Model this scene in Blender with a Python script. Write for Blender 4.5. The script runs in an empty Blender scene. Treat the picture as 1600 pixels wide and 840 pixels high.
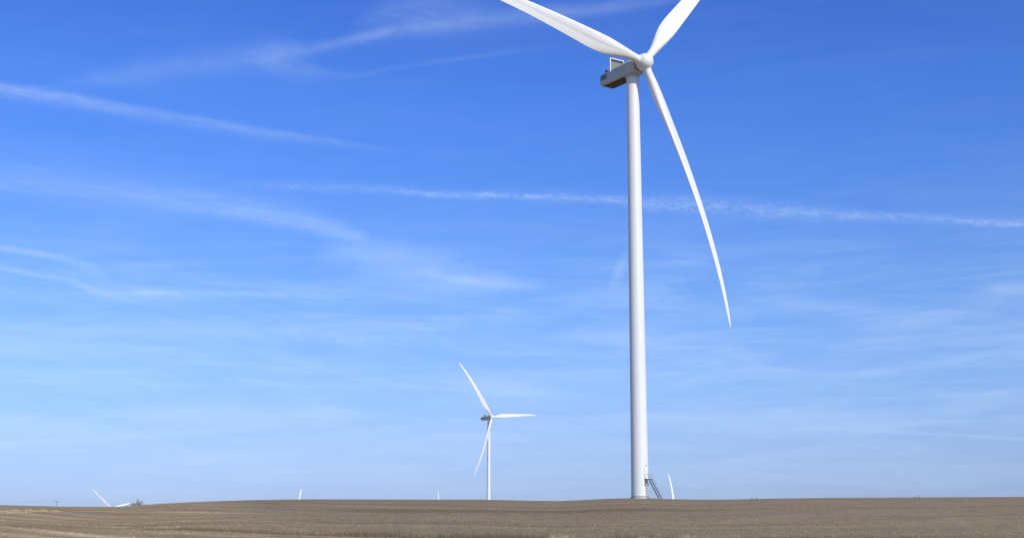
import bpy, bmesh, math, random
import numpy as np
from mathutils import Matrix, Vector, noise
R = math.radians
C = bpy.context.scene
COL = C.collection
rng = np.random.default_rng(7)
random.seed(7)

# ------------------------------------------------------------------ camera
F, PITCH = 2100.0, math.atan(405 / 2100.0)      # focal length in photo pixels (1600 wide), pitch up
cam_d = bpy.data.cameras.new('camera'); cam = bpy.data.objects.new('camera', cam_d); COL.objects.link(cam)
cam_d.sensor_width = 36; cam_d.lens = 36 * F / 1600
cam_d.clip_start = 0.5; cam_d.clip_end = 60000
cam.location = (0, 0, 0); cam.rotation_euler = (math.pi / 2 + PITCH, 0, 0)
C.camera = cam

# ------------------------------------------------------------------ sun, sky, exposure
SUN_EL, SUN_AZ = R(33.5), R(145)                  # azimuth clockwise from +Y (the view direction)
sd = bpy.data.lights.new('sun', 'SUN'); so = bpy.data.objects.new('sun', sd); COL.objects.link(so)
sd.energy = 3.8; sd.angle = R(0.53); sd.color = (1.0, 0.965, 0.86)
sdir = Vector((math.sin(SUN_AZ) * math.cos(SUN_EL), math.cos(SUN_AZ) * math.cos(SUN_EL), math.sin(SUN_EL)))
so.rotation_euler = sdir.to_track_quat('Z', 'Y').to_euler()
so.location = (40, -60, 60)
C.view_settings.view_transform = 'Standard'; C.view_settings.look = 'None'
C.view_settings.gamma = 1; C.view_settings.exposure = 0.0
try: C.view_settings.use_curve_mapping = False
except Exception: pass

W = bpy.data.worlds.new('World'); C.world = W; W.use_nodes = True
nt = W.node_tree; nt.nodes.clear()

class G:
    """tiny node-graph writer"""
    def __init__(s, tree): s.t = tree; s.N = tree.nodes; s.L = tree.links
    def node(s, typ, **kw):
        n = s.N.new(typ)
        for k, v in kw.items(): setattr(n, k, v)
        return n
    def put(s, sock, v):
        if hasattr(v, 'is_output') or isinstance(v, bpy.types.NodeSocket): s.L.new(v, sock)
        elif v is not None: sock.default_value = v
    def m(s, op, a, b=None, c=None, clamp=False):
        n = s.N.new('ShaderNodeMath'); n.operation = op; n.use_clamp = clamp
        s.put(n.inputs[0], a)
        if b is not None: s.put(n.inputs[1], b)
        if c is not None: s.put(n.inputs[2], c)
        return n.outputs[0]
    def noise(s, vec, scale, detail=4, rough=0.55, dist=0.0):
        n = s.N.new('ShaderNodeTexNoise'); s.put(n.inputs['Vector'], vec)
        n.inputs['Scale'].default_value = scale; n.inputs['Detail'].default_value = detail
        n.inputs['Roughness'].default_value = rough; n.inputs['Distortion'].default_value = dist
        return n.outputs['Fac']
    def comb(s, x, y, z):
        n = s.N.new('ShaderNodeCombineXYZ')
        for i, v in enumerate((x, y, z)): s.put(n.inputs[i], v)
        return n.outputs[0]
    def rng(s, v, a, b, c=0.0, d=1.0, smooth=False):
        n = s.N.new('ShaderNodeMapRange'); n.clamp = True
        if smooth: n.interpolation_type = 'SMOOTHSTEP'
        s.put(n.inputs[0], v)
        for i, q in zip((1, 2, 3, 4), (a, b, c, d)): n.inputs[i].default_value = q
        return n.outputs[0]
    def curve(s, v, pts):
        n = s.N.new('ShaderNodeFloatCurve'); s.put(n.inputs['Value'], v)
        c = n.mapping.curves[0]
        while len(c.points) < len(pts): c.points.new(0.5, 0.5)
        for p, (x, y) in zip(c.points, pts): p.location = (x, y); p.handle_type = 'AUTO_CLAMPED'
        n.mapping.update()
        return n.outputs[0]
    def mixc(s, f, a, b, mode='MIX'):
        n = s.N.new('ShaderNodeMix'); n.data_type = 'RGBA'; n.blend_type = mode
        s.put(n.inputs[0], f); s.put(n.inputs[6], a); s.put(n.inputs[7], b)
        return n.outputs[2]
    def ramp(s, v, stops):
        n = s.N.new('ShaderNodeValToRGB'); s.put(n.inputs[0], v)
        e = n.color_ramp.elements
        while len(e) < len(stops): e.new(0.5)
        for q, (p, c) in zip(e, stops): q.position = p; q.color = (*c, 1)
        return n.outputs[0]

g = G(nt)
sky = g.node('ShaderNodeTexSky', sky_type='NISHITA', sun_disc=False)
sky.sun_elevation = SUN_EL; sky.sun_rotation = SUN_AZ
sky.air_density = 1.0; sky.dust_density = 0.6; sky.ozone_density = 3.0; sky.altitude = 300
tc = g.node('ShaderNodeTexCoord')
sep = g.node('ShaderNodeSeparateXYZ'); g.L.new(tc.outputs['Generated'], sep.inputs[0])
X, Y, Z = sep.outputs
az = g.m('MULTIPLY', g.m('ARCTAN2', X, Y), 57.29578)          # degrees, 0 = +Y, clockwise
el = g.m('MULTIPLY', g.m('ARCSINE', Z), 57.29578)

def azel(x, y):                                                # photo pixel -> azimuth / elevation in degrees
    v = Vector(((x - 800) / F, math.cos(PITCH) - math.sin(PITCH) * (420 - y) / F, math.sin(PITCH) + math.cos(PITCH) * (420 - y) / F)).normalized()
    return math.degrees(math.atan2(v.x, v.y)), math.degrees(math.asin(v.z))
PX = math.degrees(1 / F)                                       # degrees per photo pixel

av = g.comb(az, el, 0.0)
warp = g.m('SUBTRACT', g.noise(g.comb(g.m('MULTIPLY', az, 0.35), el, 3.1), 0.9, 3), 0.5)
warp_f = g.m('SUBTRACT', g.noise(av, 4.0, 3, 0.6), 0.5)
fibre = g.noise(g.comb(g.m('MULTIPLY', g.m('ADD', az, g.m('MULTIPLY', el, 1.2)), 0.5), g.m('MULTIPLY', el, 3.2), 1.0), 1.6, 6, 0.62, 0.4)
ripple = g.noise(g.comb(g.m('MULTIPLY', g.m('ADD', az, g.m('MULTIPLY', el, 1.1)), 2.2), g.m('MULTIPLY', el, 5.5), 5.0), 1.5, 4, 0.6, 0.5)
puff = g.noise(g.comb(g.m('MULTIPLY', az, 0.8), g.m('MULTIPLY', el, 1.7), 9.0), 0.9, 7, 0.62, 0.6)
fine = g.rng(fibre, 0.30, 0.70, 0.45, 1.22)
mott = g.m('MULTIPLY', g.rng(ripple, 0.34, 0.66, 0.3, 1.35), g.rng(puff, 0.35, 0.62, 0.6, 1.2))
soft = g.rng(puff, 0.32, 0.68, 0.6, 1.2)

def streak(pts, tex, wob=0.3, wf=0.1, off=0.0):
    """an old contrail or wisp lying across the sky: pts = (x, y, half width, strength) along it"""
    P = [(*azel(x, y), w * PX, k) for x, y, w, k in pts]
    if P[0][3] > 0: P.insert(0, (P[0][0]-6, P[0][1]+(P[0][1]-P[1][1])*6/max(.1,P[1][0]-P[0][0]), P[0][2], 0.0))
    if P[-1][3] > 0: P.append((P[-1][0]+6, P[-1][1]+(P[-1][1]-P[-2][1])*6/max(.1,P[-1][0]-P[-2][0]), P[-1][2], 0.0))
    a0, a1 = P[0][0], P[-1][0]
    e0 = min(p[1] for p in P) - 0.2; e1 = max(p[1] for p in P) + 0.2
    wm = max(p[2] for p in P)
    t = g.m('DIVIDE', g.m('SUBTRACT', az, a0), a1 - a0, clamp=True)
    cen = g.curve(t, [((p[0] - a0) / (a1 - a0), (p[1] - e0) / (e1 - e0)) for p in P])
    cen = g.m('ADD', g.m('MULTIPLY', cen, e1 - e0), e0)
    wid = g.m('MAXIMUM', g.m('MULTIPLY', g.curve(t, [((p[0] - a0) / (a1 - a0), p[2] / wm) for p in P]), wm), 0.02)
    st = g.m('MAXIMUM', g.curve(t, [((p[0] - a0) / (a1 - a0), p[3]) for p in P]), 0.0)
    d = g.m('SUBTRACT', el, cen)
    d = g.m('ADD', d, g.m('MULTIPLY', warp, wob)); d = g.m('ADD', d, g.m('MULTIPLY', warp_f, wf))
    q = g.m('DIVIDE', d, wid)
    if off: q = g.m('ADD', q, g.m('MULTIPLY', g.m('ABSOLUTE', q), off))
    fall = g.m('EXPONENT', g.m('MULTIPLY', g.m('POWER', g.m('ABSOLUTE', q), 2.0), -1.0))
    front = g.m('GREATER_THAN', Y, 0.0)
    return g.m('MULTIPLY', g.m('MULTIPLY', g.m('MULTIPLY', fall, st), tex), front)

S = []
S.append(streak([(-60,128,8,.27),(0,136,9,.27),(100,150,9,.26),(170,163,8,.21),(250,178,8,.18),(400,203,7,.16),(520,220,5,.11),(640,240,4,.0)], fine, .08, .04, .35))
S.append(streak([(60,138,8,.0),(160,122,14,.09),(300,101,20,.11),(420,87,20,.13),(500,75,8,.14),(600,52,9,.17),(700,38,13,.17),(800,28,14,.17),(930,14,11,.14),(1060,-2,8,.08),(1150,-12,6,0)], soft, .15, .06))
S.append(streak([(540,46,5,.0),(600,22,24,.09),(670,12,26,.14),(740,6,22,.07),(800,0,10,.0)], fine, .3, .3))
S.append(streak([(380,80,14,.0),(430,96,22,.07),(480,110,16,.08),(530,118,6,.05),(620,106,4,.05),(760,86,4,.06),(880,72,3,.0)], soft, .15, .08))
S.append(streak([(-60,272,26,.12),(0,282,26,.16),(120,296,26,.15),(200,307,22,.18),(340,326,18,.22),(450,347,15,.26),(540,366,9,.30),(580,375,5,.0)], fine, .15, .06, -.35))
S.append(streak([(490,405,22,.0),(530,392,26,.13),(600,405,28,.18),(720,430,22,.18),(800,442,14,.14),(880,452,8,.0)], soft, .3, .12))
S.append(streak([(540,420,8,.0),(640,424,7,.14),(740,440,7,.20),(860,450,4,.0)], fine, .1, .06))
S.append(streak([(330,288,6,.0),(450,291,8,.12),(600,296,6,.13),(680,304,5,.28),(800,306,5,.26),(900,309,6,.24),(985,314,7,.20),(1010,318,12,.22),(1080,320,14,.22),(1150,325,13,.22),(1300,335,9,.20),(1450,342,7,.19),(1560,348,6,.26),(1680,352,6,.2)], mott, .08, .05))
S.append(streak([(-60,380,8,.2),(0,388,4.5,.26),(90,402,5,.27),(130,412,8,.20),(155,426,9,.12),(176,440,9,.0)], fine, .06, .05))
S.append(streak([(-60,410,6,.2),(0,418,4,.27),(60,429,4,.23),(110,438,5,.20),(150,455,6,.22),(190,464,7,.18),(260,478,9,.07),(400,496,10,.0)], fine, .06, .05))
S.append(streak([(205,461,4,.0),(230,457,5,.26),(300,458,5,.2),(380,459,4,.20),(480,461,4,.12),(700,466,6,.0)], mott, .06, .1))
S.append(streak([(950,446,4,.0),(960,432,14,.16),(970,416,16,.20),(978,402,12,.12),(984,392,5,.0)], fine, .2, .2))
S.append(streak([(860,420,6,.0),(960,416,6,.09),(1060,411,6,.12),(1130,409,4,.0)], fine, .1, .08))
S.append(streak([(-60,699,4,.10),(0,695,5,.14),(150,684,5,.14),(300,675,5,.13),(420,671,5,.08),(640,664,5,.0)], fine, .05, .03))
S.append(streak([(0,398,4,.0),(600,596,5,.10),(760,612,5,.14),(900,616,5,.0)], fine, .05, .03))
S.append(streak([(1340,670,2,.0),(1430,676,2,.16),(1520,681,2,.18),(1620,686,2,.18)], fine, .02, .02))
# broad veils of thin cirrus, densest between 4 and 14 degrees up
veil_n = g.noise(g.comb(g.m('MULTIPLY', g.m('ADD', az, g.m('MULTIPLY', el, -1.0)), 0.10), g.m('ADD', g.m('MULTIPLY', el, 0.75), g.m('MULTIPLY', az, 0.012)), 2.0), 1.25, 6, 0.58, 0.5)
veil = g.m('MULTIPLY', g.rng(veil_n, 0.36, 0.74, 0.0, 1.0, True), g.curve(g.m('DIVIDE', el, 30.0), [(0,.10),(.1,.17),(.22,.24),(.34,.20),(.42,.05),(.6,.02),(1,.02)]))
thin_n = g.noise(g.comb(g.m('MULTIPLY', az, 0.22), g.m('MULTIPLY', el, 2.4), 7.0), 1.4, 6, 0.62, 0.7)
veil2 = g.m('MULTIPLY', g.rng(thin_n, 0.45, 0.75, 0.0, 1.0), g.curve(g.m('DIVIDE', el, 30.0), [(0,.05),(.12,.10),(.3,.10),(.42,.03),(.6,.01),(1,.0)]))
inv = 1.0
tot = g.m('SUBTRACT', 1.0, veil)
for s_ in [veil2] + S: tot = g.m('MULTIPLY', tot, g.m('SUBTRACT', 1.0, g.m('MULTIPLY', g.m('MINIMUM', s_, 0.85), 0.88)))
alpha = g.m('SUBTRACT', 1.0, tot)
# the clear air, tinted towards the photograph's deep blue, then the cirrus over it
tint = g.ramp(g.m('DIVIDE', el, 60.0), [(0.0000, (0.3080, 0.3820, 0.6925)), (0.0265, (0.308, 0.382, 0.695)), (0.0554, (0.345, 0.404, 0.665)), (0.1003, (0.370, 0.452, 0.690)), (0.1683, (0.355, 0.478, 0.745)), (0.2364, (0.2805, 0.4470, 0.8125)), (0.3040, (0.2475, 0.4350, 0.8645)), (0.3617, (0.2210, 0.3875, 0.8345)), (0.42, (0.24, 0.40, 0.80)), (0.56, (0.44, 0.51, 0.60)), (1.0, (0.50, 0.53, 0.55))])
base = g.mixc(1.0, g.mixc(1.0, sky.outputs[0], tint, 'MULTIPLY'), (2, 2, 2, 1), 'MULTIPLY')
cloud = g.mixc(alpha, base, (6.9, 8.6, 10.6, 1))
bg = g.node('ShaderNodeBackground'); bg.inputs['Strength'].default_value = 0.1
g.L.new(cloud, bg.inputs['Color'])
out = g.node('ShaderNodeOutputWorld'); g.L.new(bg.outputs[0], out.inputs[0])

# ------------------------------------------------------------------ helpers
def props(o, label=None, cat=None, group=None, kind=None):
    if label: o['label'] = label
    if cat: o['category'] = cat
    if group: o['group'] = group
    if kind: o['kind'] = kind
    return o

def mesh_obj(name, verts, faces, mat, parent=None, smooth=False, matrix=None, sharp=None):
    me = bpy.data.meshes.new(name)
    me.from_pydata([tuple(map(float, v)) for v in verts], [], [tuple(map(int, f)) for f in faces])
    bm = bmesh.new(); bm.from_mesh(me); bmesh.ops.recalc_face_normals(bm, faces=bm.faces); bm.to_mesh(me); bm.free()
    if smooth:
        me.polygons.foreach_set('use_smooth', [True] * len(me.polygons))
        if sharp is not None: me.set_sharp_from_angle(angle=R(sharp))
    me.materials.append(mat)
    o = bpy.data.objects.new(name, me); COL.objects.link(o)
    if parent: o.parent = parent
    if matrix is not None: o.matrix_local = matrix
    return o

class MB:
    """collects solids, linked as ONE mesh object"""
    def __init__(s): s.v = []; s.f = []
    def add(s, v, f):
        n = len(s.v); s.v += [tuple(p) for p in v]; s.f += [tuple(i + n for i in q) for q in f]; return s
    def box(s, c, sz, m=None):
        x, y, z = (q / 2 for q in sz)
        v = [Vector((a * x, b * y, d * z)) for a in (-1, 1) for b in (-1, 1) for d in (-1, 1)]
        if m is not None: v = [m @ p for p in v]
        v = [p + Vector(c) for p in v]
        return s.add(v, [(0,1,3,2),(4,6,7,5),(0,4,5,1),(2,3,7,6),(0,2,6,4),(1,5,7,3)])
    def rod(s, a, b, r, n=8, r2=None):
        a, b = Vector(a), Vector(b); r2 = r if r2 is None else r2
        q = (b - a).to_track_quat('Z', 'Y').to_matrix()
        v = []
        for p, rr in ((a, r), (b, r2)):
            v += [p + q @ Vector((rr * math.cos(2*math.pi*i/n), rr * math.sin(2*math.pi*i/n), 0)) for i in range(n)]
        f = [(i, (i+1) % n, n + (i+1) % n, n + i) for i in range(n)] + [tuple(range(n))[::-1], tuple(range(n, 2*n))]
        return s.add(v, f)
    def bar(s, a, b, w, h, up=(0,0,1)):
        a, b = Vector(a), Vector(b); d = (b - a).normalized(); sx = d.cross(Vector(up)).normalized(); sz = sx.cross(d)
        v = [p + sx * (i * w/2) + sz * (j * h/2) for p in (a, b) for i, j in ((-1,-1),(1,-1),(1,1),(-1,1))]
        return s.add(v, [(0,1,2,3),(7,6,5,4),(0,4,5,1),(1,5,6,2),(2,6,7,3),(3,7,4,0)])
    def lathe(s, prof, n=48, axis='Z'):
        v = []; f = []
        for r, z in prof:
            for i in range(n):
                a = 2*math.pi*i/n; x, y = r*math.cos(a), r*math.sin(a)
                v.append((x, y, z) if axis == 'Z' else (x, z, y))
        k = len(prof)
        for j in range(k-1):
            for i in range(n): f.append((j*n+i, j*n+(i+1) % n, (j+1)*n+(i+1) % n, (j+1)*n+i))
        f.append(tuple(range(n))[::-1]); f.append(tuple(range((k-1)*n, k*n)))
        return s.add(v, f)
    def build(s, name, mat, parent=None, smooth=False, matrix=None, sharp=None):
        return mesh_obj(name, s.v, s.f, mat, parent, smooth, matrix, sharp)

def material(name, col, rough=0.5, metal=0.0, var=0.06, vscale=1.0, dirt=None, stretch=(1,1,1), bump=0.0, bscale=20.0, spec=0.5):
    m = bpy.data.materials.new(name); m.use_nodes = True
    t = m.node_tree; p = t.nodes['Principled BSDF']; q = G(t)
    tcn = q.node('ShaderNodeTexCoord'); mp = q.node('ShaderNodeMapping'); q.L.new(tcn.outputs['Object'], mp.inputs[0])
    mp.inputs['Scale'].default_value = stretch
    n1 = q.noise(mp.outputs[0], vscale, 5, 0.6)
    f = q.rng(n1, 0.3, 0.7)
    a = tuple(c * (1 - var) for c in col) + (1,); b = tuple(min(1, c * (1 + var)) for c in col) + (1,)
    c = q.mixc(f, a, b)
    if dirt:
        n2 = q.noise(mp.outputs[0], vscale * 2.7, 6, 0.7)
        c = q.mixc(q.rng(n2, 0.55, 0.8, 0, dirt[1]), c, (*dirt[0], 1))
    q.L.new(c, p.inputs['Base Color'])
    p.inputs['Roughness'].default_value = rough; p.inputs['Metallic'].default_value = metal
    p.inputs['Specular IOR Level'].default_value = spec
    if bump:
        bn = q.node('ShaderNodeBump'); bn.inputs['Strength'].default_value = bump; bn.inputs['Distance'].default_value = 0.02
        q.L.new(q.noise(mp.outputs[0], bscale, 4), bn.inputs['Height']); q.L.new(bn.outputs[0], p.inputs['Normal'])
    return m

M_TOWER = material('tower_paint', (.73,.74,.735), .42, var=.015, vscale=.35, stretch=(1,1,.12), dirt=((.58,.57,.52), .26))
M_BLADE = material('blade_gelcoat', (.78,.78,.77), .38, var=.012, vscale=.3, dirt=((.66,.64,.60), .16))
M_NAC = material('nacelle_fibreglass', (.50,.53,.51), .45, var=.03, vscale=.8, dirt=((.40,.40,.38), .35))
M_SPIN = material('spinner_fibreglass', (.76,.77,.76), .42, var=.02, vscale=.7, dirt=((.58,.57,.52), .3))
M_DARK = material('dark_gap', (.03,.03,.032), .7, var=.2)
M_BELLY = material('shade_dark_hatch', (.075,.075,.078), .7, var=.3, vscale=2.0)  # hatch colour darkened to stand for the shade under the nacelle
M_GRILLE = material('cooler_mesh', (.20,.21,.21), .55, var=.12, vscale=6)
M_GALV = material('galvanised_steel', (.28,.28,.28), .45, metal=.7, var=.15, vscale=5)
M_CONC = material('concrete', (.55,.52,.47), .9, var=.15, vscale=2.5, bump=.5)
M_WOOD = material('weathered_wood', (.16,.12,.09), .9, var=.2, vscale=3, stretch=(4,4,.5))
M_WIRE = material('aluminium_wire', (.18,.18,.19), .5, metal=.5)
M_BARK = material('grey_bark', (.26,.215,.195), .95, var=.25, vscale=2)

# ------------------------------------------------------------------ terrain
CREST = [(-600,786),(-200,787),(0,788.5),(60,789.6),(100,790.6),(180,790.8),(215,788.8),(260,785.6),(300,783.6),(350,781.8),(400,780.4),(450,779.6),(500,779.3),(600,779.6),(700,779.7),(760,779.8),(820,781.2),(870,782),(900,781),(930,779.4),(960,778.2),(985,777.7),(1015,777.7),(1050,779),(1100,780),(1150,779.4),(1200,778.2),(1300,777),(1450,776.3),(1600,775.6),(2200,777)]
_cx = np.array([c[0] for c in CREST], float); _cy = np.array([c[1] for c in CREST], float)
def _tan(x, y):
    v = np.array([(x - 800) / F, math.cos(PITCH) - math.sin(PITCH) * (420 - y) / F, math.sin(PITCH) + math.cos(PITCH) * (420 - y) / F])
    return math.atan2(v[0], v[1]), v[2] / math.hypot(v[0], v[1])
_ca, _ce = np.array([_tan(x, y) for x, y in zip(_cx, _cy)]).T
_far = [(-20.1,1340,8.7,420),(-957,3262,-52.6,500),(-622.8,3950.9,-46,500),(-254,4793,-37.3,500),(255,2130,-79,420),(-372,980,-3,260)]
_FB = -40.0
_fm = np.array([[math.exp(-((a[0]-b[0])**2+(a[1]-b[1])**2)/(2*b[3]**2)) for b in _far] for a in _far])
_fw = np.linalg.solve(_fm, np.array([f[2]-_FB for f in _far]))
def far_z(x, y):
    z = np.full_like(x, _FB)
    for w, f in zip(_fw, _far): z = z + w * np.exp(-((x-f[0])**2+(y-f[1])**2)/(2*f[3]**2))
    return z
def smooth(t): t = np.clip(t, 0, 1); return t*t*(3-2*t)
def ground(x, y):
    x = np.asarray(x, float); y = np.asarray(y, float)
    r = np.maximum(np.hypot(x, y), 0.01); a = np.arctan2(x, y)
    am = np.clip(a, _ca[0], _ca[-1])
    side = smooth((np.abs(a) - 0.75) / 0.6)                    # behind and beside the camera: plain rolling ground
    e = np.interp(am, _ca, _ce) * (1 - side)
    Rc = 318 + 22*np.sin(am*5.0 + 1.0) + 45*np.clip(-am-0.15, 0, .4)/.25
    zc = e * Rc
    t = r / Rc; tt = np.clip(t, 0, 1)
    h10 = tt**3-2*tt**2+tt; h01 = -2*tt**3+3*tt**2; h11 = tt**3-tt**2
    z0 = -2.0
    zi = z0 + h10*0.42*(zc-z0) + h01*(zc-z0) + h11*(zc)
    # gentle swells on the slope, fading out at the crest
    sw = 0.16*np.sin(x*0.031+0.8*np.sin(y*0.021))*np.sin(y*0.043+1.1) + 0.10*np.sin(x*0.017-y*0.055+2.0)
    zi = zi + sw*smooth((r-60)/60)*smooth((1-t)/0.12)
    # shallow swale left of the tower
    zi = zi - 0.55*np.exp(-((x+5)/26)**2-((y-212)/22)**2)
    d = np.maximum(r - Rc, 0)
    near = zc + e*d - 0.00026*d*d
    k = smooth((d-60)/340)
    zo = near*(1-k) + far_z(x, y)*k
    z = np.where(t <= 1, zi, zo)
    return z
def gz(x, y): return float(ground(np.array([x]), np.array([y]))[0])

def build_ground():
    rr = np.concatenate([np.array([0.0, .5]), np.geomspace(1, 60, 40), np.linspace(61, 460, 400), np.geomspace(465, 7000, 120), np.geomspace(8000, 45000, 14)])
    aa = np.concatenate([np.linspace(-0.46, 0.46, 420), np.linspace(0.46, 2*math.pi-0.46, 110)[1:-1]])
    na, nr = len(aa), len(rr)
    A_, R_ = np.meshgrid(aa, rr)
    x = R_*np.sin(A_); y = R_*np.cos(A_); z = ground(x, y)
    # tilled unevenness
    v = np.stack([x, y, z], -1).reshape(-1, 3)
    idx = np.arange(na*nr).reshape(nr, na); nx = np.roll(idx, -1, axis=1)
    f = np.stack([idx[:-1], idx[1:], nx[1:], nx[:-1]], -1).reshape(-1, 4)
    me = bpy.data.meshes.new('ground')
    me.vertices.add(len(v)); me.vertices.foreach_set('co', v.ravel())
    me.loops.add(f.size); me.loops.foreach_set('vertex_index', f.ravel())
    me.polygons.add(len(f)); me.polygons.foreach_set('loop_start', np.arange(0, f.size, 4)); me.polygons.foreach_set('loop_total', np.full(len(f), 4))
    me.update(); me.validate()
    me.polygons.foreach_set('use_smooth', [True]*len(me.polygons))
    if me.polygons[5000].normal.z < 0: me.flip_normals()
    return me

def foot(px, py):                    # ground point seen at a photo pixel, by marching the ray
    v = Vector(((px-800)/F, math.cos(PITCH)-math.sin(PITCH)*(420-py)/F, math.sin(PITCH)+math.cos(PITCH)*(420-py)/F)).normalized()
    ts = np.linspace(20, 420, 4000); zz = ground(v.x*ts, v.y*ts) - v.z*ts
    i = int(np.argmax(zz > 0)); return v.x*ts[i], v.y*ts[i]
_sp = np.array([foot(x, y) for x, y in ((200,823.5),(240,825.5),(300,827.5),(400,831.5),(500,835.5),(600,838.5),(700,840.5),(800,842.5),(950,844),(1200,846),(1500,848))])
def strip_y(x): return np.interp(x, _sp[:,0], _sp[:,1])

def ground_material():
    m = bpy.data.materials.new('tilled_soil'); m.use_nodes = True
    t = m.node_tree; p = t.nodes['Principled BSDF']; q = G(t)
    geo = q.node('ShaderNodeNewGeometry'); s = q.node('ShaderNodeSeparateXYZ'); q.L.new(geo.outputs['Position'], s.inputs[0])
    x, y, z = s.outputs
    P = geo.outputs['Position']
    w1 = q.m('SUBTRACT', q.noise(P, 0.012, 3), 0.5)
    # contour tillage of the slope: passes run mostly across the view and bend with the land
    ya = q.m('ADD', y, q.m('MULTIPLY', w1, 110.0)); ya = q.m('ADD', ya, q.m('MULTIPLY', x, -0.12))
    rowv = q.comb(q.m('MULTIPLY', x, 0.10), ya, 0.0)
    broad = q.noise(rowv, 0.075, 4, 0.6)
    mid = q.noise(q.comb(q.m('MULTIPLY', x, 0.16), ya, 0.0), 0.40, 5, 0.7)
    fine_ = q.noise(q.comb(q.m('MULTIPLY', x, 0.25), ya, 0.0), 1.6, 3, 0.6)
    # passes parallel to the weedy strip in the lower left corner
    u = q.m('ADD', q.m('MULTIPLY', x, 0.80), q.m('MULTIPLY', y, 0.60)); v = q.m('ADD', q.m('MULTIPLY', x, 0.60), q.m('MULTIPLY', y, -0.80))
    diag = q.noise(q.comb(u, q.m('MULTIPLY', v, 0.03), 3.0), 0.30, 4, 0.65)
    left = q.rng(q.m('ADD', x, q.m('MULTIPLY', y, 0.25)), 1.0, 16.0, 1.0, 0.0, True)
    lines = q.m('ADD', q.m('MULTIPLY', diag, left), q.m('MULTIPLY', mid, q.m('SUBTRACT', 1.0, left)))
    patch = q.noise(P, 0.02, 4, 0.55)
    grain = q.noise(q.comb(x, q.m('MULTIPLY', y, 0.16), 11.0), 2.4, 4, 0.75)
    clod = q.noise(P, 5.0, 5, 0.7); clod2 = q.noise(P, 1.1, 4, 0.65)
    c = q.mixc(q.rng(broad, .38, .62), (.235,.190,.141,1), (.350,.288,.216,1))
    c = q.mixc(q.rng(lines, .50, .70, 0, .6), c, (.50,.415,.315,1))
    c = q.mixc(q.rng(lines, .42, .28, 0, .45), c, (.215,.172,.135,1))
    c = q.mixc(q.rng(patch, .42, .66, 0, .5), c, (.255,.218,.155,1))
    c = q.mixc(q.rng(fine_, .5, .75, 0, .35), c, (.38,.32,.25,1))
    c = q.mixc(q.rng(clod2, .36, .64, .0, .5), c, (.20,.160,.128,1))
    c = q.mixc(q.rng(clod, .56, .74, 0, .40), c, (.46,.40,.31,1))
    c = q.mixc(q.rng(clod, .44, .28, 0, .55), c, (.12,.092,.07,1))
    q.L.new(c, p.inputs['Base Color'])
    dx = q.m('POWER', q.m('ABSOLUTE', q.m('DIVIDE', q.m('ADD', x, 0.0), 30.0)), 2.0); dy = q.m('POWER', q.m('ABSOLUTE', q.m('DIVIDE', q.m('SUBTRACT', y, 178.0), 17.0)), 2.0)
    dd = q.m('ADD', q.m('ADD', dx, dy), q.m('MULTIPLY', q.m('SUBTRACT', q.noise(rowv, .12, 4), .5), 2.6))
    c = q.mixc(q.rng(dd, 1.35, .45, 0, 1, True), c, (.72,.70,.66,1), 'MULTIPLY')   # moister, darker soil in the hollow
    c = q.mixc(q.rng(grain, .52, .72, 0, .35), c, (.47,.40,.31,1)); c = q.mixc(q.rng(grain, .48, .30, 0, .45), c, (.13,.10,.075,1))
    c = q.mixc(q.m('MULTIPLY', q.rng(diag, .53, .64, 0, .6), left), c, (.56,.47,.37,1))
    c = q.mixc(1.0, c, (1.0,.91,.77,1), 'MULTIPLY')
    c = q.mixc(left, c, (1.20,1.16,1.08,1), 'MULTIPLY')
    q.L.new(c, p.inputs['Base Color'])
    p.inputs['Roughness'].default_value = 1.0; p.inputs['Specular IOR Level'].default_value = 0.1
    bn = q.node('ShaderNodeBump'); bn.inputs['Strength'].default_value = 0.6; bn.inputs['Distance'].default_value = 0.14
    hh = q.m('ADD', q.m('MULTIPLY', clod, .6), q.m('ADD', q.m('MULTIPLY', clod2, .8), q.m('MULTIPLY', lines, .6)))
    q.L.new(hh, bn.inputs['Height']); q.L.new(bn.outputs[0], p.inputs['Normal'])
    return m
M_SOIL = ground_material()
gme = build_ground(); gme.materials.append(M_SOIL)
go = bpy.data.objects.new('ground', gme); COL.objects.link(go)
props(go, 'brown tilled field rising to a low bare ridge', kind='structure')

# ------------------------------------------------------------------ wind turbines
HUB_H, TILT, OVER, BL, CONE, BEND = 99.9, R(5.6), 4.3, 64.4, R(3.9), 6.8

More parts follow.
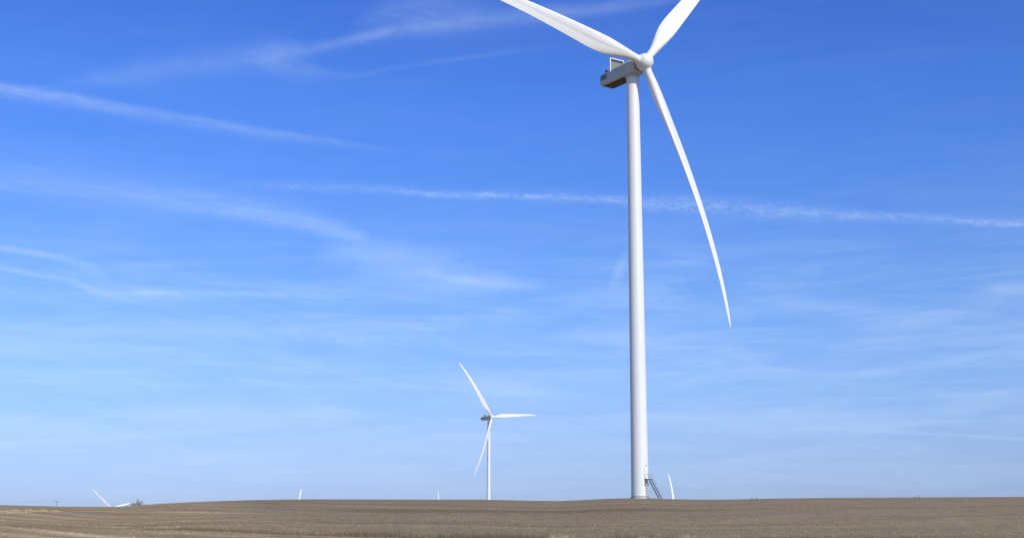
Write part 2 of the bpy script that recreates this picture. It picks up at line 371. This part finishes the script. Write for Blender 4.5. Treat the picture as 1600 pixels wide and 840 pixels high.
def blade_mesh(npt=44, ns=90):
    tab = [(.028,1.86,1.0,0),(.05,1.86,1.0,0),(.075,2.15,.86,0),(.11,2.85,.62,0),(.145,3.6,.46,0),(.18,4.12,.37,0),(.22,4.25,.32,0),(.28,4.02,.28,0),(.38,3.5,.24,0),(.50,2.85,.22,0),(.60,2.42,.20,0),(.70,2.02,.18,0),(.80,1.66,.17,0),(.88,1.34,.16,0),(.94,1.0,.16,0),(.975,.66,.16,0),(.993,.36,.16,0),(1.0,.10,.16,0)]
    T = np.array(tab)
    ss = np.concatenate([np.linspace(.028,.3,34), np.linspace(.307,.93,60), np.linspace(.94,1.0,12)])
    V = []; Fc = []
    for s in ss:
        ch = np.interp(s, T[:,0], T[:,1]); tk = np.interp(s, T[:,0], T[:,2])
        wc = float(np.clip((tk-.3)/.7, 0, 1))**.8            # 1 = round root
        beta = R(np.interp(s, [0,.1,.25,.5,.75,1], [20,22,23,19,14,9]))
        for i in range(npt):
            a = 2*math.pi*i/npt
            xc = .5*(1+math.cos(a))                            # 1 = trailing edge, 0 = leading edge
            yt = 5*tk*(.2969*math.sqrt(max(xc,0))-.126*xc-.3516*xc**2+.2843*xc**3-.1015*xc**4)
            up = math.sin(a) >= 0
            camb = .03*4*xc*(1-xc)
            ya = camb + (yt if up else -yt*(.8-.15*math.sin(math.pi*min(1,xc))**2*(1 if xc>.45 else 0)))
            xa = (xc-.33); 
            xr = .5*math.cos(a); yr = .5*math.sin(a)
            px = (xa*(1-wc)+xr*wc)*ch; py = (ya*(1-wc)+yr*wc)*ch
            # local frame: +X leading edge direction, -Y upwind, Z radial
            lx, ly = -px, py                                    # suction side downwind (+Y)
            X_ = lx*math.cos(beta) + ly*math.sin(beta); Y_ = -lx*math.sin(beta) + ly*math.cos(beta)
            V.append((X_, Y_ + BEND*s**3, s*BL))
    n = len(ss)
    for j in range(n-1):
        for i in range(npt): Fc.append((j*npt+i, j*npt+(i+1) % npt, (j+1)*npt+(i+1) % npt, (j+1)*npt+i))
    Fc.append(tuple(range(npt))[::-1]); Fc.append(tuple(range((n-1)*npt, n*npt)))
    return V, Fc

def rot_head():                                                 # nacelle frame inside the turbine frame: -Y forward, tilted up
    hub = Vector((0, -OVER*math.cos(TILT), HUB_H))
    return Matrix.Translation(hub) @ Matrix.Rotation(-TILT, 4, 'X')
def blade_matrix(phi):
    # radial = u cos + v sin ; leading edge = u sin - v cos ; n = -Y
    rad = Vector((math.cos(phi), 0, math.sin(phi))); le = Vector((math.sin(phi), 0, -math.cos(phi))); n = Vector((0,-1,0))
    rad2 = rad*math.cos(CONE) + n*math.sin(CONE); dn = -(n*math.cos(CONE) - rad*math.sin(CONE))
    m = Matrix.Identity(4)
    for i in range(3): m[i][0] = le[i]; m[i][1] = dn[i]; m[i][2] = rad2[i]
    return rot_head() @ m

def tower_profile(n=40):
    p = []
    for i in range(n+1):
        t = i/n; z = 0.42 + t*(HUB_H-2.55-0.42)
        r_ = 1.96 + (1.47-1.96)*t**.9
        p += [(r_, z)] if i % 10 or i in (0, n) else [(r_, z-.1), (r_+.010, z-.09), (r_+.010, z+.09), (r_, z+.1)]
    return p

def make_turbine(phi, psi, detail=True):
    t = bpy.data.objects.new('wind_turbine', None); COL.objects.link(t); t.empty_display_size = 3
    MB().lathe(tower_profile(), 64).build('tower', M_TOWER, t, True, sharp=40)
    b = MB().lathe([(2.10,-1.2),(2.10,.28),(2.07,.30)], 48); b.build('foundation', M_CONC, t, True, sharp=30)
    b = MB().lathe([(2.03,.302),(2.03,.417)], 48); b.build('base_flange', M_DARK, t, True, sharp=30)
    H = Matrix.Translation(Vector((0, -OVER*math.cos(TILT), HUB_H))) @ Matrix.Rotation(R(0.0), 4, 'X')
    HS = rot_head()
    # nacelle body: a long box with a sloping nose, chamfered belly and lowered tail
    hw, zt, zr, zb = 2.0, .55, .95, -2.25
    def ring(ys, hw_, zt_, zr_, zb_, ch):                       # 10 points, ys gives y at (bottom, side, top)
        yb, yt = ys
        pts = [(-hw_+ch, yb, zb_),(hw_-ch, yb, zb_),(hw_, yb-.02, zb_+ch*.8),(hw_, (yb+yt)/2, (zb_+zt_)/2),(hw_, yt, zt_),(hw_*.62, yt, zr_),
               (-hw_*.62, yt, zr_),(-hw_, yt, zt_),(-hw_, (yb+yt)/2, (zb_+zt_)/2),(-hw_, yb-.02, zb_+ch*.8)]
        return pts
    rings = [ring((1.75,1.5), 1.66, .70, 1.25, -1.60, .45),
             ring((2.8,1.95), 1.82, .68, 1.4, -2.0, .4),
             ring((6.6,3.0), hw, zt+.15, 1.5, zb, .25),
             ring((7.6,7.4), hw, zt+.18, 1.3, zb, .25),
             ring((11.4,11.6), hw, zt+.05, 1.1, zb, .25),
             ring((14.0,12.6), hw, zt-.1, .8, zb+.02, .25),
             ring((14.35,14.5), hw-.12, .05, .2, zb+.25, .3),]
    V = [p for r in rings for p in r]; k = 10; Fc = []
    for j in range(len(rings)-1):
        for i in range(k): Fc.append((j*k+i, j*k+(i+1) % k, (j+1)*k+(i+1) % k, (j+1)*k+i))
    Fc.append(tuple(range(k))[::-1]); Fc.append(tuple(range((len(rings)-1)*k, len(rings)*k)))
    nac = mesh_obj('nacelle', V, Fc, M_NAC, t, False, H)
    bv = nac.modifiers.new('bevel', 'BEVEL'); bv.width = .07; bv.segments = 2; bv.limit_method = 'ANGLE'; bv.angle_limit = R(20)
    b = MB()
    b.box((.1,9.9,zb-.02), (3.2,7.6,.06)); b.box((.3,9.4,zb-.09), (1.9,2.6,.10)); b.box((0,12.4,zb-.09),(1.9,1.5,.10)); b.box((-.6,7.0,zb-.09),(1.6,.9,.2))  # hatches on a broad dark sheet, underside shade put into its colour
    b.build('belly_shade_hatch', M_BELLY, t, matrix=H)
    for s in (-1, 1):
        b = MB(); b.box((s*(hw+.006), 12.75, -.38), (.03,2.3,1.3))
        for i in range(7): b.box((s*(hw+.03), 13.7-.32*i, -.38), (.05,.12,1.2))
        b.build('side_louvre', M_GRILLE, t, matrix=H)
    # roof cooler: an inverted U frame standing across the tail, with a mesh core
    b = MB(); cw, cy, c0, c1 = 2.0, 10.2, .2, 3.55
    b.box((-cw,cy,(c0+c1)/2),(.24,.30,c1-c0)); b.box((cw,cy,(c0+c1)/2),(.24,.30,c1-c0)); b.box((0,cy,c1+.10),(2*cw+.24,.32,.22))
    b.build('cooler_frame', M_BLADE, t, matrix=H)
    b = MB(); b.box((0,cy,(c0+c1)/2-.28),(2*cw-.25,.16,c1-c0-.6))
    for i in range(9): b.box((-cw+.4+i*.41, cy-.09, (c0+c1)/2-.28),(.04,.05,c1-c0-.6))
    b.build('cooler_core', M_GRILLE, t, matrix=H)
    b = MB(); b.box((0,cy,c1-.26),(2*cw-.25,.26,.42)); b.build('cooler_dark_band', M_DARK, t, matrix=H)  # dark band below the frame's top bar
    b = MB(); b.rod((-1.85,11.9,.4),(-1.85,11.9,.85),.07); b.box((-1.85,11.9,.9),(.5,.42,.26)); b.rod((-1.5,12.0,.6),(-1.5,12.0,1.5),.03)
    b.build('wind_sensor', M_DARK, t, matrix=H)
    MB().lathe([(1.60,1.2),(1.60,1.62)], 40, 'Y').build('shaft_seal', M_DARK, t, True, H, 30)
    MB().lathe([(1.62,HUB_H-2.75),(1.62,HUB_H-2.25),(1.5,HUB_H-2.1),(1.5,HUB_H-1.6)], 40).build('yaw_collar', M_NAC, t, True, sharp=30)
    # spinner: rounded nose, open at the back
    pr = [(1.66,1.25),(1.80,1.0),(1.93,.55),(2.0,.05),(1.98,-.45),(1.88,-.95),(1.68,-1.42),(1.36,-1.82),(.95,-2.12),(.48,-2.30),(.12,-2.36)]
    sp = MB().lathe(pr, 48, 'Y').build('spinner', M_SPIN, t, True, HS, 60)
    V, Fc = blade_mesh()
    for kk in range(3):
        mtx = blade_matrix(phi + kk*2*math.pi/3)
        if kk == 0: bl = mesh_obj('blade', V, Fc, M_BLADE, t, True, mtx, 50); bme = bl.data
        else:
            bl = bpy.data.objects.new('blade', bme); COL.objects.link(bl); bl.parent = t; bl.matrix_local = mtx
    col = MB().lathe([(1.02,1.35),(1.08,1.45),(1.08,1.98),(1.0,2.04)], 32)
    for kk in range(3):
        mtx = blade_matrix(phi + kk*2*math.pi/3)
        if kk == 0: c_ = col.build('blade_collar', M_SPIN, t, True, mtx, 30); cme = c_.data
        else:
            c_ = bpy.data.objects.new('blade_collar', cme); COL.objects.link(c_); c_.parent = t; c_.matrix_local = mtx
    t['_phi'] = phi
    return t

def add_access(t, ang):
    """door, landing and steep steel stair on the turbine's foot; ang = compass bearing of the door in the turbine's own frame"""
    M = Matrix.Rotation(ang, 4, 'Z')                            # local +X is outward
    zl = 4.15; r0 = 1.90
    b = MB(); b.box((r0+.02, 0, zl+1.25), (.16, 1.0, 2.3)); d = b.build('door', M_TOWER, t, matrix=M)
    d.modifiers.new('bevel','BEVEL').width = .04
    b = MB(); b.box((r0+.12,.36,zl+1.15),(.08,.05,.22)); b.build('handle', M_DARK, d, matrix=Matrix.Identity(4))
    b = MB(); b.box((r0+.02, 0, zl+3.0), (.12,.22,.22)); b.build('door_lamp', M_DARK, t, matrix=M)
    b = MB(); b.box((r0+.55, 0, zl), (1.35, 1.15, .14))
    b.bar((r0+.0,-.5,zl-1.5),(r0+.95,-.5,zl-.1),.09,.09); b.bar((r0+.0,.5,zl-1.5),(r0+.95,.5,zl-.1),.09,.09)
    b.build('landing', M_GALV, t, matrix=M)
    x0, x1 = r0+1.15, r0+4.0
    b = MB()
    for s in (-.46, .46): b.bar((x0, s, zl), (x1, s, -.1), .07, .22)
    n = 17
    for i in range(n):
        f = (i+.6)/n; b.box((x0+(x1-x0)*f, 0, zl*(1-f)), (.24, .86, .05))
    st = b.build('stair', M_GALV, t, matrix=M)
    b = MB()
    for s in (-.50, .50):
        b.rod((x0-1.1, s, zl+1.05),(x0, s, zl+1.05),.018); b.rod((x0, s, zl+1.05),(x1, s, .95),.018)
        b.rod((x0-1.1, s, zl+.55),(x0, s, zl+.55),.014); b.rod((x0, s, zl+.52),(x1, s, .45),.014)
        b.rod((x0-1.1, s, zl),(x0-1.1, s, zl+1.05),.02); b.rod((x0, s, zl),(x0, s, zl+1.05),.02)
        for f in (.33,.66,1.0): b.rod((x0+(x1-x0)*f, s, zl*(1-f)),(x0+(x1-x0)*f, s, zl*(1-f)+1.0),.016)
    b.build('handrail', M_GALV, st, matrix=Matrix.Identity(4))

def copy_turbine(src, phi):
    r = src.copy(); COL.objects.link(r)
    kb = kc = 0
    for ch in list(src.children):
        if ch.name.split('.')[0] in ('door','landing','stair','door_lamp'): continue
        c = ch.copy(); COL.objects.link(c); c.parent = r; c.matrix_parent_inverse = ch.matrix_parent_inverse.copy()
        nm = ch.name.split('.')[0]
        if nm == 'blade': c.matrix_local = blade_matrix(phi + kb*2*math.pi/3); kb += 1
        elif nm == 'blade_collar': c.matrix_local = blade_matrix(phi + kc*2*math.pi/3); kc += 1
        else: c.matrix_basis = ch.matrix_basis.copy()
    return r

PSI = R(33.8)
main = make_turbine(R(49.2), PSI)
main.location = (28.36, 301.7, 6.54); main.rotation_euler = (0, 0, PSI)
GRP = 'white three-bladed wind turbines of the same kind'
props(main, 'large near white wind turbine towering over the ridge with a steel stair at its foot', 'wind turbine', GRP)
add_access(main, R(-90+42) - PSI)
far = [  # hub x, hub y, hub z, yaw, rotor angle, label
 (-20.1,1340.05,108.6,43.5,5.3,'small whole wind turbine standing left of the large one, tower and three blades in view'),
 (-957.4,3262.1,47.26,34,15.4,'far wind turbine beside the bare tree with two blades showing over the ridge'),
 (-622.75,3950.86,53.86,34,75,'far wind turbine with one right-leaning blade between bare tree and small turbine'),
 (-253.93,4792.87,62.58,34,93,'farthest wind turbine, a tiny blade tip just left of the small whole turbine'),
 (255.0,2128.,20.3,34,95,'hidden wind turbine whose single curved blade rises right of the steel stair'),
]
for hx, hy, hz, ps, ph, lab in far:
    t = copy_turbine(main, R(ph)); p = R(ps)
    n = Vector((math.sin(p), -math.cos(p), 0))*OVER*math.cos(TILT)
    t.location = (hx-n.x, hy-n.y, hz-HUB_H); t.rotation_euler = (0,0,p)
    props(t, lab, 'wind turbine', GRP)
for o in list(COL.objects):
    if '_phi' in o.keys(): del o['_phi']

# ------------------------------------------------------------------ utility pole and its wires, beyond the left ridge
def at(px, py, dist):
    v = Vector(((px-800)/F, math.cos(PITCH)-math.sin(PITCH)*(420-py)/F, math.sin(PITCH)+math.cos(PITCH)*(420-py)/F)).normalized()
    return v*dist
D_P = 950.0
top = at(88.5, 782.6, D_P)
pole = bpy.data.objects.new('utility_pole', None); COL.objects.link(pole)
PH = 13.5
pole.location = (top.x, top.y, top.z-PH+.3); pole.rotation_euler = (0,0,R(12))
props(pole, 'dark wooden utility pole with one crossarm peeking over the far left of the ridge', 'utility pole')
MB().rod((0,0,-1.5),(0,0,PH),.17,12,.10).build('pole', M_WOOD, pole, True, sharp=40)
MB().box((0,-.16,PH-.45),(2.7,.14,.22)).bar((-.85,-.16,PH-.5),(0,-.16,PH-1.3),.05,.05).bar((.85,-.16,PH-.5),(0,-.16,PH-1.3),.05,.05).build('crossarm', M_WOOD, pole)
for sx in (-1.2, 0, 1.2): MB().lathe([(.03,0),(.10,.03),(.10,.12),(.05,.16),(.07,.22),(.03,.28)],12).build('insulator', M_GALV, pole, True, Matrix.Translation((sx,-.16,PH-.33 if sx else PH)))
w = MB(); pw = pole.matrix_world
rz = Matrix.Rotation(R(12),3,'Z')
for sx, dz in ((-1.2,-.1),(0,.25),(1.2,-.1)):
    c = Vector(pole.location) + rz @ Vector((sx,-.16,PH+dz))
    for sgn in (-1, 1):
        prev = c
        span, dirv = 95.0, Vector((math.cos(R(4)), math.sin(R(4)), 0))*sgn
        for i in range(1, 17):
            f = i/16; q = c + dirv*span*f + Vector((0,0,-4*1.1*f*(1-f) - (2.4*f if sgn > 0 else .6*f)))
            w.rod(prev, q, .009, 4); prev = q
wo = w.build('power_line', M_WIRE, None); props(wo, 'three thin dark power wires carried by the wooden utility pole', 'power line')

# ------------------------------------------------------------------ bare tree beyond the left ridge
def bare_tree(pos, height, width, seed):
    rnd = random.Random(seed)
    root = bpy.data.objects.new('bare_tree', None); COL.objects.link(root); root.location = pos
    trunk, crown = MB(), MB()
    fork = Vector((0, 0, height*.30))
    trunk.rod((0,0,-.4), (0.04,0,height*.16), .24, 10, .20); trunk.rod((.04,0,height*.16), fork, .20, 10, .16)
    def tip():
        a = rnd.uniform(0, 2*math.pi); u = rnd.uniform(-.25, 1.0); k = math.sqrt(max(0, 1-u*u))
        r = rnd.uniform(.80, 1.0)*(1+.10*math.sin(a*3+1)+.06*math.sin(a*7))
        return Vector((math.cos(a)*k*width/2*r, math.sin(a)*k*width/2*r, height*.42 + u*height*.58*r))
    for i in range(60):
        t_ = tip(); p = fork.copy(); rr = .085
        for k in range(1, 6):
            f = k/5; q = fork.lerp(t_, f) + Vector((rnd.uniform(-.18,.18), rnd.uniform(-.18,.18), .35*math.sin(f*math.pi)*rnd.uniform(.2,1)))*(1-f*.5)
            crown.rod(p, q, rr, 5, rr*.72)
            for _ in range(3 if k > 1 else 1):
                d = ((q-fork).normalized()*.7 + Vector((rnd.uniform(-1,1), rnd.uniform(-1,1), rnd.uniform(-.3,.8)))).normalized()
                e = q + d*rnd.uniform(.5,1.15); crown.rod(q, e, rr*.4, 3, .012)
                for _ in range(3):
                    d2 = (d + Vector((rnd.uniform(-.8,.8), rnd.uniform(-.8,.8), rnd.uniform(-.4,.7)))).normalized()
                    b_ = q.lerp(e, rnd.uniform(.3,1)); crown.rod(b_, b_ + d2*rnd.uniform(.3,.7), .016, 3, .006)
            p, rr = q, rr*.72
    trunk.build('trunk', M_BARK, root); crown.build('crown', M_BARK, root)
    return root
tp = at(215.5, 788, 700.0)
tree_h = 6.0
tz = at(215.5, 780.8, 700.0).z - tree_h
bt = bare_tree((tp.x, tp.y, tz), tree_h, 9.0, 5)
props(bt, 'small bare leafless tree with a rounded grey-brown crown behind the left end of the ridge', 'tree')

# ------------------------------------------------------------------ plants and clods on the field
def quick(name, V, Fc, mat, per=None, attr=None):
    me = bpy.data.meshes.new(name); V = np.asarray(V, np.float32).reshape(-1,3); Fc = np.asarray(Fc, np.int32)
    k = Fc.shape[1]
    me.vertices.add(len(V)); me.vertices.foreach_set('co', V.ravel())
    me.loops.add(Fc.size); me.loops.foreach_set('vertex_index', Fc.ravel())
    me.polygons.add(len(Fc)); me.polygons.foreach_set('loop_start', np.arange(0, Fc.size, k)); me.polygons.foreach_set('loop_total', np.full(len(Fc), k))
    me.update(); me.validate(); me.materials.append(mat)
    o = bpy.data.objects.new(name, me); COL.objects.link(o); return o

def leaf_material(name, cols, trans=.25):
    m = bpy.data.materials.new(name); m.use_nodes = True
    t = m.node_tree; p = t.nodes['Principled BSDF']; q = G(t)
    geo = q.node('ShaderNodeNewGeometry')
    c = q.ramp(geo.outputs['Random Per Island'], [(i/(len(cols)-1), c) for i, c in enumerate(cols)])
    nz = q.noise(geo.outputs['Position'], .6, 3)
    c = q.mixc(q.rng(nz, .35, .65, 0, .35), c, (*cols[0], 1))
    q.L.new(c, p.inputs['Base Color']); p.inputs['Roughness'].default_value = .9; p.inputs['Specular IOR Level'].default_value = .2
    return m
M_CLOD = leaf_material('soil_clod', [(.15,.118,.09),(.24,.195,.152),(.30,.25,.20),(.20,.16,.125)])
M_STRAW = leaf_material('crop_residue', [(.32,.265,.20),(.42,.355,.27),(.48,.42,.33),(.38,.32,.24)])
M_PALE = leaf_material('pale_dry_grass', [(.42,.33,.22),(.53,.44,.30),(.60,.51,.37),(.47,.38,.25)])
M_RUST = leaf_material('rusty_weeds', [(.15,.105,.075),(.22,.155,.115),(.30,.215,.155),(.19,.14,.10)])
M_GREEN = leaf_material('low_green_grass', [(.13,.125,.06),(.16,.165,.07),(.26,.22,.12),(.17,.15,.08)])

def field_points(n, rmin, rmax, amax=.44):
    u = rng.random(n); r = 1/(1/rmin + u*(1/rmax - 1/rmin))     # density falls with 1/r^2 per radius: even on screen
    a = rng.uniform(-amax, amax, n)
    x = r*np.sin(a); y = r*np.cos(a)
    return x, y, r
def clods(n, rmin, rmax):
    x, y, r = field_points(n, rmin, rmax)
    z = ground(x, y)
    s = rng.gamma(2.2, .022, n).clip(.012,.10) * (1 + r/900)
    base = np.array([[1,0,0],[.3,.95,0],[-.8,.6,0],[-.8,-.6,0],[.3,-.95,0],[.1,.05,1]], float)
    rot = rng.uniform(0, 6.28, n); c, sn = np.cos(rot), np.sin(rot)
    V = np.zeros((n,6,3)); jit = rng.uniform(.7,1.3,(n,6,3))
    B = base[None]*jit
    V[:,:,0] = (B[:,:,0]*c[:,None]-B[:,:,1]*sn[:,None])*s[:,None] + x[:,None]
    V[:,:,1] = (B[:,:,0]*sn[:,None]+B[:,:,1]*c[:,None])*s[:,None] + y[:,None]
    V[:,:,2] = B[:,:,2]*s[:,None]*.75 + z[:,None] - .008
    f = np.array([[0,1,5],[1,2,5],[2,3,5],[3,4,5],[4,0,5]])
    Fc = (f[None] + (np.arange(n)*6)[:,None,None]).reshape(-1,3)
    o = quick('soil_clods', V, Fc, M_SOIL); return o
o = clods(60000, 50, 235); props(o, 'loose clods of dry brown soil scattered over the tilled field', 'soil clods', kind='stuff')
def blades_of(n, x, y, hgt, lean, wid, segs=2):
    """n thin bent blades (3 points high, tapering) rooted at x, y"""
    z = ground(x, y)
    az_ = rng.uniform(0, 6.28, n); d = np.stack([np.cos(az_), np.sin(az_)], -1)
    fa = rng.uniform(0, 6.28, n); w = np.stack([np.cos(fa), np.sin(fa)], -1)*wid[:,None]
    P0 = np.stack([x, y, z-.02], -1)
    out = np.zeros((n,5,3))
    lean = lean[:,None]*d
    mid = P0.copy(); mid[:,:2] += lean*.35*hgt[:,None]; mid[:,2] += hgt*.55
    tip = P0.copy(); tip[:,:2] += lean*hgt[:,None]; tip[:,2] += hgt*np.sqrt(np.clip(1-.5*np.linalg.norm(lean,axis=1)**2,.05,1))
    out[:,0] = P0; out[:,0,:2] -= w; out[:,1] = P0; out[:,1,:2] += w
    out[:,2] = mid; out[:,2,:2] += w*.8; out[:,3] = mid; out[:,3,:2] -= w*.8; out[:,4] = tip
    f = np.array([[0,1,2],[0,2,3],[3,2,4]])
    return out, (f[None] + (np.arange(n)*5)[:,None,None]).reshape(-1,3)
# residue: short pale straws lying on the soil
x, y, r = field_points(9000, 50, 200)
h = rng.uniform(.04,.13,len(x))
V, Fc = blades_of(len(x), x, y, h, rng.uniform(.9,1.35,len(x)), rng.uniform(.004,.009,len(x))*(1+r/90))
props(quick('crop_residue', V, Fc, M_STRAW), 'short pale straw left lying on the tilled soil', 'crop residue', kind='stuff')

def strip(n, s0, s1, width, hfun, lean, wid, mat, name, label, cat, off=0.0, clump=0.0):
    s = rng.uniform(s0, s1, n)
    if clump:
        keep = np.array([noise.noise(Vector((v*clump, 1.7, 0))) for v in s]) + rng.uniform(-.25,.45,n) > 0
        s = s[keep]; n = len(s)
    yy = strip_y(s) + off + rng.normal(0, width, n)
    h = hfun(s, n)
    V, Fc = blades_of(n, s, yy, h, rng.uniform(*lean, n), rng.uniform(wid*.6, wid*1.4, n))
    o = quick(name, V, Fc, mat); props(o, label, cat, kind='stuff'); return o
SX0, SX1 = _sp[0,0], _sp[-1,0]
fade = lambda s, lo: np.interp(s, [SX0, SX0+7, -8, 6, SX1], [lo, .55, 1.0, 1.1, .6])
strip(30000, SX0, SX1, .55, lambda s, n: rng.uniform(.06,.18,n)*fade(s,.3), (.1,.8), .008, M_GREEN, 'green_grass', 'low green grass growing along the foot of the weedy strip', 'grass', off=-.7, clump=.35)
strip(40000, SX0, SX1, .6, lambda s, n: rng.gamma(5,.055,n).clip(.06,.6)*fade(s,.25), (.0,.45), .006, M_RUST, 'rusty_weeds', 'reddish brown dead weeds along the bottom edge of the field', 'weeds', off=.3, clump=.22)

# pale dry grass: separate tufts one can point to in the foreground, drawn as clumps
def tuft(cx, cy, n, rad, hgt, mat, name, lean=(.05,.6), wid=.008):
    a = rng.uniform(0,6.28,n); q = np.abs(rng.normal(0,rad,n)); x = cx+q*np.cos(a); y = cy+q*np.sin(a)
    h = hgt*rng.uniform(.45,1.0,n)*np.exp(-(q/(rad*2.2))**2)
    V, Fc = blades_of(n, x, y, h, rng.uniform(*lean,n), rng.uniform(wid*.6,wid*1.4,n))
    V = V - np.array([cx,cy,gz(cx,cy)])
    o = quick(name, V, Fc, mat); o.location = (cx,cy,gz(cx,cy)); return o
TG = 'clumps of pale dry grass along the bottom edge'
tuft_spots = []
def bottom_xy(px, dist): v = at(px, 840, 1.0); k = dist/math.hypot(v.x, v.y); return v.x*k, v.y*k
pale = [(866,63.5,.95,'broad pale tuft of dry grass at the bottom edge, left of the tower foot','a'),
        (884,63.2,1.0,'second broad pale tuft in the clump left of the tower foot','b'),
        (902,62.6,.8,'low pale grass tuft ending the clump left of the tower','c'),
        (1006,62.5,.8,'pale dry grass tuft straight below the tower foot','d'),
        (1024,62.3,.75,'small pale tuft beside the one straight below the tower','e'),
        (1050,62.2,.72,'pale tuft below the single curved far blade','f'),
        (1074,62.5,.95,'tallest pale tuft right of the tower foot','g'),
        (1092,62.0,.75,'pale tuft at the right end of the row below the tower','h'),
        (1150,60.5,.62,'lone faint pale tuft at the bottom, right of the row','i')]
M_T = M_PALE
for px, dist, hh, lab, _ in pale:
    x_, y_ = bottom_xy(px, dist)
    o = tuft(x_, y_, 900, .34, hh*.82, M_T, 'dry_grass_tuft'); props(o, lab, 'grass tuft', TG)
# pale grass bank on the far left, below the ridge
n = 11000
px_ = rng.uniform(-30, 96, n); xy = np.array([foot(p, 798.8+max(0,(60-p))*.05) for p in np.linspace(-30,96,43)])
xs = np.interp(px_, np.linspace(-30,96,43), xy[:,0]); ys = np.interp(px_, np.linspace(-30,96,43), xy[:,1]) + rng.normal(0,.6,n)
hh = rng.uniform(.2,.6,n)*(.15+.85*np.clip(np.sin(px_*.31)+.6*np.sin(px_*.83+1),0,1))*np.interp(px_,[-30,60,96],[1,1,.3])
V, Fc = blades_of(n, xs, ys, hh, rng.uniform(.1,.7,n), rng.uniform(.012,.03,n))
props(quick('pale_grass_bank', V, Fc, M_PALE), 'pale yellow grass bank crossing the field at the far left below the ridge', 'grass bank', kind='stuff')

# dead weed stalks standing on the ridge
def weed(px, py, hgt, k, label):
    x_, y_ = foot(px, py+2.2)
    b = MB(); rnd = random.Random(k)
    for i in range(3):
        ax, ay = rnd.uniform(-.25,.25), rnd.uniform(-.15,.15); tp_ = Vector((ax+rnd.uniform(-.2,.2), ay, hgt*rnd.uniform(.75,1)))
        b.rod((ax*.5,ay*.5,-.05), tp_, .028, 5, .012)
        for j in range(5):
            f = rnd.uniform(.4,.95); s = Vector((ax*.5,ay*.5,0)).lerp(tp_, f); b.rod(s, s+Vector((rnd.uniform(-.22,.22),rnd.uniform(-.2,.2),rnd.uniform(.08,.25))), .012, 3, .006)
    o = b.build('dead_weed', M_RUST); o.location = (x_, y_, gz(x_,y_)); props(o, label, 'weed', 'dead weeds standing on the ridge'); return o
weed(1176, 779.0, .85, 1, 'tallest dead weed stalk on the ridge right of the tower')
weed(1182, 779.0, .55, 2, 'short dead weed just right of the tallest ridge weed')
weed(1409, 776.8, .32, 3, 'small dead weed on the ridge, leftmost of the group at the far right')
weed(1431, 776.6, .5, 4, 'dead weed in the middle of the far right group on the ridge')
weed(1437, 776.6, .6, 5, 'dead weed at the right end of the far right group on the ridge')
